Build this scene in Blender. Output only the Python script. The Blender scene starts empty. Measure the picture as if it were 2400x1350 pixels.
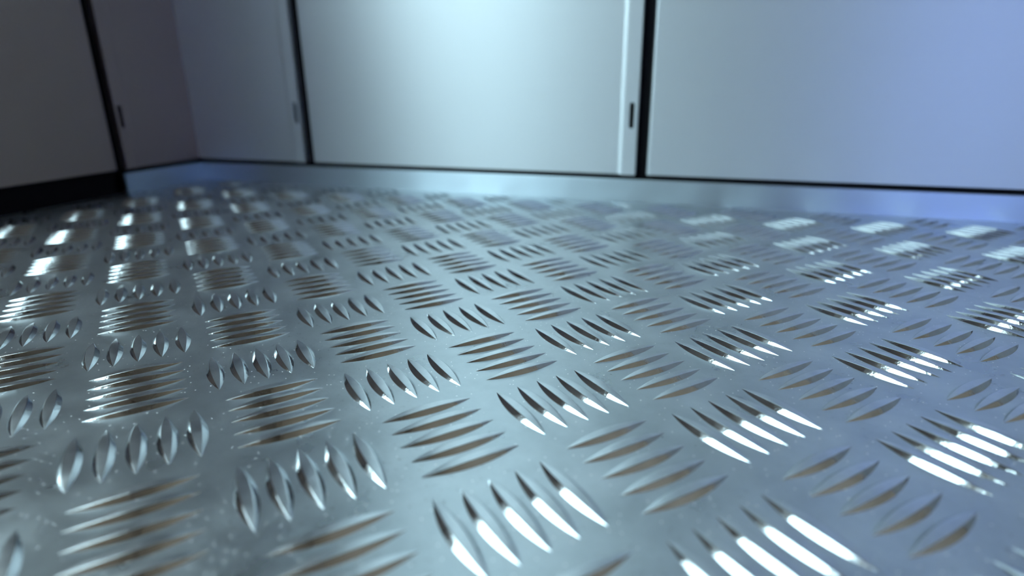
import bpy, bmesh, math, random
import numpy as np
from mathutils import Matrix, Vector

random.seed(7)
rng = np.random.default_rng(7)
scene = bpy.context.scene
COL = scene.collection

# ------------------------------------------------------------------ scale and frame
U = 0.03                      # pitch of the tread pattern, metres
TH = math.radians(49.3)       # turn of the tread pattern against the back wall
ct, st = math.cos(TH), math.sin(TH)
def L2W(x, y):                # pattern units -> metres (back wall runs along X)
    return ((x*ct - y*st)*U, (x*st + y*ct)*U)

YB = 9.3334*U                 # face of the back wall
XL = -11.6506*U               # face of the left wall
XR, YF, ZC = 0.76, -0.86, 2.10
G1, G2 = -8.1349*U, 0.0197*U  # joints of the back wall panels
GL = 7.04*U                   # joint of the left wall panels
SK = 0.5245*U                 # height of the joint above the skirting

# ------------------------------------------------------------------ camera
F_PX, PITCH, ROLL, YAW, CH, CX, CY = 1423.9, 0.3304, -0.0114, 0.5185, 2.4647, -1.4973, -3.5749
cxw, cyw = L2W(CX, CY)
fwl = (math.sin(YAW), math.cos(YAW)); rtl = (math.cos(YAW), -math.sin(YAW))
def rot(v): return (v[0]*ct - v[1]*st, v[0]*st + v[1]*ct)
fx, fy = rot(fwl); rx, ry = rot(rtl)
fw = Vector((fx*math.cos(PITCH), fy*math.cos(PITCH), -math.sin(PITCH)))
rt = Vector((rx, ry, 0)); up = rt.cross(fw)
r2 = rt*math.cos(ROLL) + up*math.sin(ROLL); u2 = -rt*math.sin(ROLL) + up*math.cos(ROLL)
cam_d = bpy.data.cameras.new('camera'); cam = bpy.data.objects.new('camera', cam_d); COL.objects.link(cam)
M = Matrix.Identity(4)
for i in range(3):
    M[i][0], M[i][1], M[i][2] = r2[i], u2[i], -fw[i]
CAMP = Vector((cxw, cyw, CH*U))
M.translation = CAMP
cam.matrix_world = M
cam_d.sensor_fit = 'HORIZONTAL'; cam_d.sensor_width = 36.0; cam_d.lens = 36.0*F_PX/2400.0
cam_d.clip_start = 0.004; cam_d.clip_end = 50
cam_d.dof.use_dof = True; cam_d.dof.focus_distance = 0.172; cam_d.dof.aperture_fstop = 8.0
scene.camera = cam

# ------------------------------------------------------------------ world, exposure
w = bpy.data.worlds.new('world'); scene.world = w; w.use_nodes = True
w.node_tree.nodes['Background'].inputs[0].default_value = (0.72, 0.93, 1.0, 1)
w.node_tree.nodes['Background'].inputs[1].default_value = 6.9
vs = scene.view_settings
vs.view_transform = 'Standard'; vs.look = 'None'; vs.gamma = 1.0; vs.use_curve_mapping = False
vs.exposure = 0.15

# ------------------------------------------------------------------ materials
def new_mat(name):
    m = bpy.data.materials.new(name); m.use_nodes = True
    nt = m.node_tree; b = nt.nodes['Principled BSDF']
    return m, nt, b
def N(nt, kind, **kw):
    n = nt.nodes.new(kind)
    for k_, v in kw.items():
        if k_.startswith('i_'): n.inputs[k_[2:].replace('_', ' ')].default_value = v
        else: setattr(n, k_, v)
    return n
def ramp(nt, src, p0, c0, p1, c1):
    r = nt.nodes.new('ShaderNodeValToRGB')
    r.color_ramp.elements[0].position = p0; r.color_ramp.elements[1].position = p1
    r.color_ramp.elements[0].color = (*c0, 1) if isinstance(c0, tuple) else (c0, c0, c0, 1)
    r.color_ramp.elements[1].color = (*c1, 1) if isinstance(c1, tuple) else (c1, c1, c1, 1)
    nt.links.new(src, r.inputs[0]); return r

def mat_plate():
    m, nt, b = new_mat('aluminium_plate'); L = nt.links
    geo = N(nt, 'ShaderNodeNewGeometry')
    n1 = N(nt, 'ShaderNodeTexNoise', i_Scale=45.0, i_Detail=5.0, i_Roughness=0.6)
    n2 = N(nt, 'ShaderNodeTexNoise', i_Scale=900.0, i_Detail=3.0, i_Roughness=0.6)
    vor = N(nt, 'ShaderNodeTexVoronoi', voronoi_dimensions='2D', i_Scale=400.0)
    for n in (n1, n2, vor): L.new(geo.outputs['Position'], n.inputs['Vector'])
    col = ramp(nt, n1.outputs['Fac'], 0.3, (0.46, 0.51, 0.53), 0.7, (0.64, 0.69, 0.71))
    # dust specks
    sp = ramp(nt, vor.outputs['Distance'], 0.05, 1.0, 0.09, 0.0)
    rnd = ramp(nt, vor.outputs['Color'], 0.66, 0.0, 0.70, 1.0)
    mul = N(nt, 'ShaderNodeMath', operation='MULTIPLY'); L.new(sp.outputs[0], mul.inputs[0]); L.new(rnd.outputs[0], mul.inputs[1])
    mix = N(nt, 'ShaderNodeMix', data_type='RGBA'); L.new(mul.outputs[0], mix.inputs['Factor'])
    L.new(col.outputs[0], mix.inputs['A']); mix.inputs['B'].default_value = (1, 1, 1, 1)
    # dark scuffs
    n3 = N(nt, 'ShaderNodeTexNoise', i_Scale=520.0, i_Detail=5.0, i_Roughness=0.7); L.new(geo.outputs['Position'], n3.inputs['Vector'])
    n4 = N(nt, 'ShaderNodeTexNoise', i_Scale=14.0, i_Detail=2.0); L.new(geo.outputs['Position'], n4.inputs['Vector'])
    s3 = ramp(nt, n3.outputs['Fac'], 0.60, 0.0, 0.68, 1.0); s4 = ramp(nt, n4.outputs['Fac'], 0.45, 0.0, 0.65, 0.6)
    sm = N(nt, 'ShaderNodeMath', operation='MULTIPLY'); L.new(s3.outputs[0], sm.inputs[0]); L.new(s4.outputs[0], sm.inputs[1])
    mix2 = N(nt, 'ShaderNodeMix', data_type='RGBA'); L.new(sm.outputs[0], mix2.inputs['Factor'])
    L.new(mix.outputs['Result'], mix2.inputs['A']); mix2.inputs['B'].default_value = (0.20, 0.21, 0.22, 1)
    L.new(mix2.outputs['Result'], b.inputs['Base Color'])
    rg = ramp(nt, n1.outputs['Fac'], 0.3, 0.25, 0.7, 0.38)
    L.new(rg.outputs[0], b.inputs['Roughness'])
    met = N(nt, 'ShaderNodeMath', operation='SUBTRACT'); met.inputs[0].default_value = 0.90; met.use_clamp = True; L.new(mul.outputs[0], met.inputs[1])
    L.new(met.outputs[0], b.inputs['Metallic'])
    bp = N(nt, 'ShaderNodeBump', i_Strength=0.2, i_Distance=0.0002)
    L.new(n2.outputs['Fac'], bp.inputs['Height']); L.new(bp.outputs[0], b.inputs['Normal'])
    return m

def mat_bar():
    m, nt, b = new_mat('aluminium_bar'); L = nt.links
    geo = N(nt, 'ShaderNodeNewGeometry')
    n1 = N(nt, 'ShaderNodeTexNoise', i_Scale=160.0, i_Detail=4.0, i_Roughness=0.65)
    n2 = N(nt, 'ShaderNodeTexNoise', i_Scale=420.0, i_Detail=3.0, i_Roughness=0.6)
    for n in (n1, n2): L.new(geo.outputs['Position'], n.inputs['Vector'])
    col = ramp(nt, n1.outputs['Fac'], 0.3, (0.60, 0.64, 0.66), 0.7, (0.74, 0.78, 0.80))
    L.new(col.outputs[0], b.inputs['Base Color'])
    rg = ramp(nt, n1.outputs['Fac'], 0.40, 0.08, 0.75, 0.18)
    sep = N(nt, 'ShaderNodeSeparateXYZ'); L.new(geo.outputs['Normal'], sep.inputs[0])
    worn = ramp(nt, sep.outputs['Z'], 0.93, 0.0, 0.985, 0.22)          # scuffed crowns
    ad = N(nt, 'ShaderNodeMath', operation='ADD'); L.new(rg.outputs[0], ad.inputs[0]); L.new(worn.outputs[0], ad.inputs[1])
    L.new(ad.outputs[0], b.inputs['Roughness'])
    b.inputs['Metallic'].default_value = 1.0
    bp = N(nt, 'ShaderNodeBump', i_Strength=0.22, i_Distance=0.0003)
    L.new(n2.outputs['Fac'], bp.inputs['Height']); L.new(bp.outputs[0], b.inputs['Normal'])
    return m

def mat_brushed(name, c, rough, aniso, metal):
    # horizontally brushed metal: the sheen spreads upright
    m, nt, b = new_mat(name); L = nt.links
    geo = N(nt, 'ShaderNodeNewGeometry')
    mp = N(nt, 'ShaderNodeMapping'); mp.inputs['Scale'].default_value = (10, 10, 4000)
    L.new(geo.outputs['Position'], mp.inputs['Vector'])
    n = N(nt, 'ShaderNodeTexNoise', i_Scale=1.0, i_Detail=3.0); L.new(mp.outputs[0], n.inputs['Vector'])
    lo = tuple(x*0.985 for x in c)
    col = ramp(nt, n.outputs['Fac'], 0.3, lo, 0.7, c); L.new(col.outputs[0], b.inputs['Base Color'])
    b.inputs['Metallic'].default_value = metal
    b.inputs['Roughness'].default_value = rough
    b.inputs['Anisotropic'].default_value = aniso
    cv = N(nt, 'ShaderNodeCombineXYZ')
    for i in range(3): cv.inputs[i].default_value = (0, 0, 1)[i]
    L.new(cv.outputs[0], b.inputs['Tangent'])
    return m

def mat_plain(name, c, rough=0.5, metal=0.0, nscale=120.0, var=0.12):
    m, nt, b = new_mat(name); L = nt.links
    geo = N(nt, 'ShaderNodeNewGeometry')
    n = N(nt, 'ShaderNodeTexNoise', i_Scale=nscale, i_Detail=3.0); L.new(geo.outputs['Position'], n.inputs['Vector'])
    col = ramp(nt, n.outputs['Fac'], 0.3, tuple(x*(1-var) for x in c), 0.7, c); L.new(col.outputs[0], b.inputs['Base Color'])
    b.inputs['Roughness'].default_value = rough; b.inputs['Metallic'].default_value = metal
    return m
def mat_emit(name, c, s):
    m, nt, b = new_mat(name)
    b.inputs['Base Color'].default_value = (*c, 1); b.inputs['Emission Color'].default_value = (*c, 1)
    b.inputs['Emission Strength'].default_value = s
    return m

M_PLATE, M_BAR = mat_plate(), mat_bar()
M_PANEL = mat_brushed('satin_steel_panel', (0.57, 0.62, 0.645), 0.50, 0.75, 0.77)
M_PANEL_SHADE = mat_brushed('shaded_steel_panel', (0.36, 0.285, 0.25), 0.48, 0.75, 0.92)  # shade and warm reflections of the left wall put into the base colour
M_SKIRT = mat_brushed('brushed_steel_skirting', (0.50, 0.60, 0.67), 0.46, 0.85, 0.97)
M_BACK = mat_plain('dark_backing', (0.012, 0.013, 0.015), 0.7)
M_BLACK = mat_plain('black_rubber', (0.004, 0.004, 0.005), 0.9)
M_BLACK.node_tree.nodes['Principled BSDF'].inputs['Specular IOR Level'].default_value = 0.1
M_BROWN = mat_plain('brown_laminate', (0.25, 0.17, 0.12), 0.5)
M_CEIL = mat_plain('brown_ceiling', (0.16, 0.11, 0.08), 0.6)
M_TRIM = mat_plain('frame_steel', (0.5, 0.52, 0.54), 0.3, 1.0)
def mat_glass(name, c):
    m, nt, b = new_mat(name); nt.nodes.remove(b)
    t = N(nt, 'ShaderNodeBsdfTransparent'); t.inputs[0].default_value = (*c, 1)
    g = N(nt, 'ShaderNodeBsdfGlossy'); g.inputs['Roughness'].default_value = 0.02
    mx = N(nt, 'ShaderNodeMixShader'); mx.inputs[0].default_value = 0.05
    nt.links.new(t.outputs[0], mx.inputs[1]); nt.links.new(g.outputs[0], mx.inputs[2])
    nt.links.new(mx.outputs[0], nt.nodes['Material Output'].inputs[0])
    return m
M_GLASS = mat_glass('clear_glass', (0.96, 0.98, 0.98)); M_GLASS2 = mat_glass('blue_tinted_glass', (0.62, 0.65, 0.95))  # blue tint chosen to colour the light of the low front window

# ------------------------------------------------------------------ helpers
def link(name, me, mat, parent=None, smooth=False):
    me.materials.append(mat)
    o = bpy.data.objects.new(name, me); COL.objects.link(o)
    if parent: o.parent = parent
    if smooth: me.shade_smooth()
    return o
def from_bm(name, bm, mat, parent=None, smooth=False):
    me = bpy.data.meshes.new(name); bmesh.ops.recalc_face_normals(bm, faces=bm.faces); bm.to_mesh(me); bm.free()
    return link(name, me, mat, parent, smooth)
def box(bm, x0, x1, y0, y1, z0, z1):
    v = [bm.verts.new((x, y, z)) for x in (x0, x1) for y in (y0, y1) for z in (z0, z1)]
    for f in ((0,1,3,2), (4,6,7,5), (0,4,5,1), (2,3,7,6), (0,2,6,4), (1,5,7,3)):
        bm.faces.new([v[i] for i in f])
def structure(o, label, cat):
    o['kind'] = 'structure'; o['label'] = label; o['category'] = cat; return o
def thing(o, label, cat, group=None):
    o['label'] = label; o['category'] = cat
    if group: o['group'] = group
    return o
def boxobj(name, b, mat, parent=None, bevel=0.0):
    bm = bmesh.new(); box(bm, *b)
    if bevel: bmesh.ops.bevel(bm, geom=bm.edges[:], offset=bevel, segments=3, profile=0.5, affect='EDGES')
    return from_bm(name, bm, mat, parent)

# ------------------------------------------------------------------ floor plate
FLOOR = structure(boxobj('floor', (XL-0.03, XR+0.02, YF-0.02, YB+0.035, -0.004, 0.0), M_PLATE),
                  'silver aluminium tread plate covered in raised groups of five bars', 'floor')

BL, BW = 0.765, 0.150         # bar length and width in pattern units
KS, T0, T1 = 1.0, 0.44, 0.57  # flank slope; the nearly flat crown turns into the flank between T0 and T1
_tt = np.linspace(0, 1, 401)
_sm = np.clip((_tt-T0)/(T1-T0), 0, 1); _sm = _sm*_sm*(3-2*_sm)
_sl = 0.04*_tt/T0*(1-_sm) + KS*_sm
_g = np.concatenate([[0], np.cumsum((_sl[1:]+_sl[:-1])/2*(_tt[1]-_tt[0]))]); _g = _g[-1]-_g
def crown(t): return float(np.interp(abs(t), _tt, _g))
def bar_grid(ns, ts):
    s = np.linspace(-1, 1, ns)
    tl = [-x for x in ts[::-1] if x > 0] + list(ts); nt_ = len(tl)
    V = []
    for a in s:
        wd = BW/2*max(1-a*a, 0.004)
        for t in tl:
            V.append((a*BL/2, t*wd, wd*crown(t) - 0.0015))
    F = []
    for i in range(ns-1):
        for j in range(nt_-1):
            p = i*nt_ + j
            F.append((p, p+1, p+nt_+1, p+nt_))
    V = np.array(V)*U
    return V, np.array(F)[:, ::-1]
VH, FH = bar_grid(19, (0, .25, .44, .47, .505, .54, .57, .78, 1))
VLo, FLo = bar_grid(9, (0, .5, 1))

# every bar of the pattern that fits on the plate
bars = []
for i in range(-60, 61):
    for j in range(-60, 61):
        for k_ in range(5):
            d = (k_-2)*0.197
            if (i+j) % 2 == 0: c, ang = (i+0.015, j+0.045+d), 0.0
            else: c, ang = (i+0.015+d, j+0.04), math.pi/2
            x, y = L2W(*c); a = ang + TH
            ex, ey = abs(math.cos(a))*BL*U/2, abs(math.sin(a))*BL*U/2
            if x-ex > XL+0.001 and x+ex < XR-0.02 and y-ey > YF+0.02 and y+ey < YB-0.001:
                bars.append((x, y, a))
def screen(x, y):
    d = Vector((x, y, 0)) - CAMP; dz = d.dot(fw)
    if dz < 0.02: return None
    u = 1200 + F_PX*d.dot(r2)/dz; v = 675 - F_PX*d.dot(u2)/dz
    return u, v, dz
vis, rest = [], []
for b in bars:
    s = screen(b[0], b[1])
    if s and -60 < s[0] < 2460 and 300 < s[1] < 1430: vis.append((s[2], b))
    else: rest.append(b)
vis.sort(key=lambda q: q[0])
near = [b for _, b in vis[:300]]; mid = [b for _, b in vis[300:]]

me_bar = bpy.data.meshes.new('tread_bar'); me_bar.from_pydata(VH.tolist(), [], FH.tolist())
me_bar.shade_smooth(); me_bar.materials.append(M_BAR)
for (x, y, a) in near:
    o = bpy.data.objects.new('tread_bar', me_bar); COL.objects.link(o)
    o.location = (x, y, 0); o.rotation_euler = (0, 0, a); o.parent = FLOOR
def joined(name, lst, V, F):
    A = np.array(lst); n = len(A)
    c, s = np.cos(A[:, 2])[:, None], np.sin(A[:, 2])[:, None]
    X = V[None, :, 0]*c - V[None, :, 1]*s + A[:, 0:1]
    Y = V[None, :, 0]*s + V[None, :, 1]*c + A[:, 1:2]
    Z = np.repeat(V[None, :, 2], n, 0)
    VV = np.stack([X, Y, Z], 2).reshape(-1, 3)
    FF = (F[None] + (np.arange(n)*len(V))[:, None, None]).reshape(-1, 4)
    me = bpy.data.meshes.new(name)
    me.vertices.add(len(VV)); me.vertices.foreach_set('co', VV.ravel())
    me.loops.add(FF.size); me.loops.foreach_set('vertex_index', FF.ravel())
    me.polygons.add(len(FF)); me.polygons.foreach_set('loop_start', np.arange(len(FF))*4)
    me.update(calc_edges=True); me.shade_smooth()
    o = link(name, me, M_BAR, FLOOR); o['kind'] = 'stuff'; return o
VM, FM = bar_grid(13, (0, .43, .48, .53, .58, 1))
nm = len(mid)
A1 = joined('tread_bars', mid, VM, FM)
A2 = joined('tread_bars', rest, VLo, FLo)

# ------------------------------------------------------------------ walls
def slotted_face(bm, P, x0, x1, z0, z1, sx, sz, sw, sl, depth):
    """flat strip x0..x1, z0..z1 with a rounded slot (centre sx,sz) cut through; P(x,d,z) -> world"""
    zc0, zc1 = sz-0.03, sz+0.03
    def quad(a, b_, c, d): bm.faces.new([bm.verts.new(P(a, 0, c)), bm.verts.new(P(b_, 0, c)), bm.verts.new(P(b_, 0, d)), bm.verts.new(P(a, 0, d))])
    quad(x0, x1, z0, zc0); quad(x0, x1, zc1, z1)
    hole = []
    r = sw/2; hl = sl/2 - r
    for k_ in range(9): t = math.pi*k_/8; hole.append((sx+r*math.cos(t), sz+hl+r*math.sin(t)))
    for k_ in range(9): t = math.pi+math.pi*k_/8; hole.append((sx+r*math.cos(t), sz-hl+r*math.sin(t)))
    out = [(x0, zc0), (x1, zc0), (x1, zc1), (x0, zc1)]
    vo = [bm.verts.new(P(a, 0, c)) for a, c in out]; vh = [bm.verts.new(P(a, 0, c)) for a, c in hole]
    es = [bm.edges.new((vo[k_], vo[(k_+1) % 4])) for k_ in range(4)] + [bm.edges.new((vh[k_], vh[(k_+1) % len(vh)])) for k_ in range(len(vh))]
    bmesh.ops.triangle_fill(bm, edges=es, use_beauty=True)
    vb = [bm.verts.new(P(a, depth, c)) for a, c in hole]
    for k_ in range(len(vh)):
        q = (k_+1) % len(vh); bm.faces.new([vh[k_], vh[q], vb[q], vb[k_]])

PT = 0.014                  # depth of a panel's folded sides
FS = 0.0005                 # step of the slotted edge
FLW = 0.0085                # width of the slotted edge
ZP = SK + 0.0015            # lower edge of the panels
def panel(wall, P, a0, a1, flange=None, slot=0.0525, ZP=ZP, ZC=ZC, butt='', mat=None):
    mat = mat or (M_PANEL_SHADE if wall is WL else M_PANEL)
    """sheet panel a0..a1 along the wall; P(a, depth, z) maps to world; flange at 'lo' or 'hi' end"""
    bm = bmesh.new()
    f0 = a0 + (FLW+0.0022 if flange == 'lo' else 0); f1 = a1 - (FLW+0.0022 if flange == 'hi' else 0)
    prof = []
    r = 0.0016
    rl, rh = (1e-5 if butt == 'lo' else r), (1e-5 if butt == 'hi' else r)
    if flange == 'lo': prof += [(f0-0.0022, -FS)]
    else: prof += [(a0, PT)] + [(f0 + rl - rl*math.cos(t), rl - rl*math.sin(t)) for t in (0, .4, .8, 1.2)]
    prof += [(f0 + (0 if flange == 'lo' else rl), 0.0), (f1 - (0 if flange == 'hi' else rh), 0.0)]
    if flange == 'hi': prof += [(f1+0.0022, -FS)]
    else: prof += [(f1 - rh + rh*math.sin(t), rh - rh*math.cos(t)) for t in (.4, .8, 1.2, 1.5708)] + [(a1, PT)]
    zs = (ZP, ZC)
    vv = [[bm.verts.new(P(a, d, z)) for a, d in prof] for z in zs]
    for k_ in range(len(prof)-1): bm.faces.new([vv[0][k_], vv[0][k_+1], vv[1][k_+1], vv[1][k_]])
    # folded lower lip
    lip = [bm.verts.new(P(a, PT, ZP)) for a in (f0, f1)]
    i0 = 0 if flange == 'lo' else 5
    bm.faces.new([vv[0][i0 + (1 if flange == 'lo' else 0)], vv[0][i0+1 + (1 if flange == 'lo' else 0)], lip[1], lip[0]])
    o = from_bm('wall_panel', bm, mat, wall)
    if flange:
        bm = bmesh.new()
        x0, x1 = (a0, a0+FLW) if flange == 'lo' else (a1-FLW, a1)
        P2 = lambda a, d, z: P(a, d-FS, z)
        sx = (x0+x1)/2 + (0.0006 if flange == 'hi' else -0.0006)
        slotted_face(bm, P2, x0, x1, ZP-0.0004, ZC, sx, slot, 0.0030, 0.0155, 0.004)
        e = a1 if flange == 'hi' else a0
        bm.faces.new([bm.verts.new(P2(e, d, z)) for d, z in ((0, ZP-0.0004), (PT, ZP-0.0004), (PT, ZC), (0, ZC))])
        fl = from_bm('slotted_edge', bm, mat, o)
        fl['label'] = 'folded steel edge strip with a short upright slot'
    return o

GW = 0.0034   # half of a joint
WB = structure(boxobj('wall_back', (XL-0.02, XR+0.02, YB+PT+0.001, YB+PT+0.02, 0, ZC), M_BACK),
               'back lift wall of pale brushed steel panels with black joints', 'wall')
WY0, WY1, WZ0, WZ1 = -0.56, -0.01, 0.12, 1.55      # window in the left wall
bm = bmesh.new()
x0, x1 = XL-PT-0.02, XL-PT-0.001
box(bm, x0, x1, WY1, YB+0.015, 0, ZC); box(bm, x0, x1, YF, WY0, 0, ZC)
box(bm, x0, x1, WY0, WY1, 0, WZ0); box(bm, x0, x1, WY0, WY1, WZ1, ZC)
WL = structure(from_bm('wall_left', bm, M_BACK), 'shaded left lift wall of dark looking steel panels', 'wall')
PB = lambda a, d, z: (a, YB + d, z)
PL = lambda a, d, z: (XL - d, a, z)
panel(WB, PB, XL, G1-GW, 'hi', butt='lo')
panel(WB, PB, G1+GW, G2-GW, 'hi')
panel(WB, PB, G2+GW, G2+GW+0.245, 'hi')
panel(WB, PB, G2+3*GW+0.245, XR, None)
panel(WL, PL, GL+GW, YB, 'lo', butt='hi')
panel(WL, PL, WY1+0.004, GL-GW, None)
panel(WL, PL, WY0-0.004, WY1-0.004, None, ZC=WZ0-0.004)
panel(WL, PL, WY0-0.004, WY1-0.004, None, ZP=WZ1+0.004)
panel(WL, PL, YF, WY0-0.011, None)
def joint(wall, P, a):
    bm = bmesh.new(); p, q = P(a-GW-0.001, 0.004, 0.002), P(a+GW+0.001, 0.0145, ZC)
    box(bm, min(p[0], q[0]), max(p[0], q[0]), min(p[1], q[1]), max(p[1], q[1]), p[2], q[2])
    from_bm('gap_shade_strip', bm, M_BLACK, wall)  # black strip added inside the open joint to stand in for its shade
joint(WB, PB, G1); joint(WB, PB, G2); joint(WB, PB, G2+2*GW+0.245); joint(WL, PL, GL)
# window in the left wall: steel frame and clear pane
def window(name, label, P, a0, a1, z0, z1, glass):
    bm = bmesh.new()
    for b in ((a0-.012, a1+.012, z0-.012, z0+.012), (a0-.012, a1+.012, z1-.012, z1+.012), (a0-.012, a0+.012, z0+.012, z1-.012), (a1-.012, a1+.012, z0+.012, z1-.012)):
        p, q = P(b[0], -0.003, b[2]), P(b[1], 0.036, b[3])
        box(bm, min(p[0], q[0]), max(p[0], q[0]), min(p[1], q[1]), max(p[1], q[1]), p[2], q[2])
    w_ = structure(from_bm(name, bm, M_TRIM), label, 'window')
    p, q = P(a0, 0.022, z0), P(a1, 0.026, z1)
    boxobj('pane', (min(p[0], q[0]), max(p[0], q[0]), min(p[1], q[1]), max(p[1], q[1]), z0, z1), glass, w_)
window('window_1', 'steel framed window in the left lift wall', PL, WY0, WY1, WZ0, WZ1, M_GLASS)
# skirting: brushed steel with a rounded top edge
def skirting(name, P, a0, a1, mat, top, front=0.0, r=0.0010):
    bm = bmesh.new()
    prof = [(front, 0.0)] + [(front + r - r*math.cos(t), top - r + r*math.sin(t)) for t in (0, .39, .785, 1.18, 1.5708)] + [(front + r + 0.0006, top), (front + r + 0.0006, 0.0)]
    v = [[bm.verts.new(P(a, d, z)) for d, z in prof] for a in (a0, a1)]
    for k_ in range(len(prof)-1): bm.faces.new([v[0][k_], v[1][k_], v[1][k_+1], v[0][k_+1]])
    for side in v: bm.faces.new(side)
    return from_bm(name, bm, mat, None)
structure(skirting('baseboard_back', PB, XL, XR, M_SKIRT, SK-0.0016), 'brushed steel skirting strip along the back wall', 'skirting')
structure(skirting('baseboard_left', PL, GL+0.001, YB, M_SKIRT, SK-0.0016), 'short brushed steel skirting by the dark corner', 'skirting')
structure(skirting('trim_1', PL, YF, GL+0.001, M_BLACK, SK+0.0005, front=0.004), 'black recessed kick strip under the left wall panels', 'trim')

# walls behind and right of the camera, ceiling
WR = structure(boxobj('wall_right', (XR, XR+0.02, YF, YB+0.015, 0, ZC), M_BROWN), 'brown laminate right lift wall', 'wall')
VX0, VX1, VZ0, VZ1 = 0.34, 0.73, 0.12, 0.62          # unseen low window, added for the lavender glow on the right
TX0, TX1, TZ0, TZ1 = -0.30, -0.17, 0.95, 1.60        # unseen narrow window, added for white glints on the bar tips
bm = bmesh.new()
for b in ((XL-PT, TX0, 0, ZC), (TX0, TX1, 0, TZ0), (TX0, TX1, TZ1, ZC), (TX1, VX0, 0, ZC), (VX0, VX1, 0, VZ0), (VX0, VX1, VZ1, ZC), (VX1, XR+0.02, 0, ZC)):
    box(bm, b[0], b[1], YF-0.02, YF, b[2], b[3])
WF = structure(from_bm('wall_front', bm, M_BROWN), 'brown laminate front lift wall', 'wall')
PF = lambda a, d, z: (a, YF-d+0.006, z)
window('glow_window', 'unseen low window in the front wall, added and tinted for a lavender glow', PF, VX0, VX1, VZ0, VZ1, M_GLASS2)
window('glint_window', 'unseen narrow window in the front wall, added for white glints on the bars', PF, TX0, TX1, TZ0, TZ1, M_GLASS)
CE = structure(boxobj('ceiling', (XL-0.035, XR+0.02, YF-0.02, YB+0.035, ZC, ZC+0.02), M_CEIL), 'dark brown lift ceiling', 'ceiling')
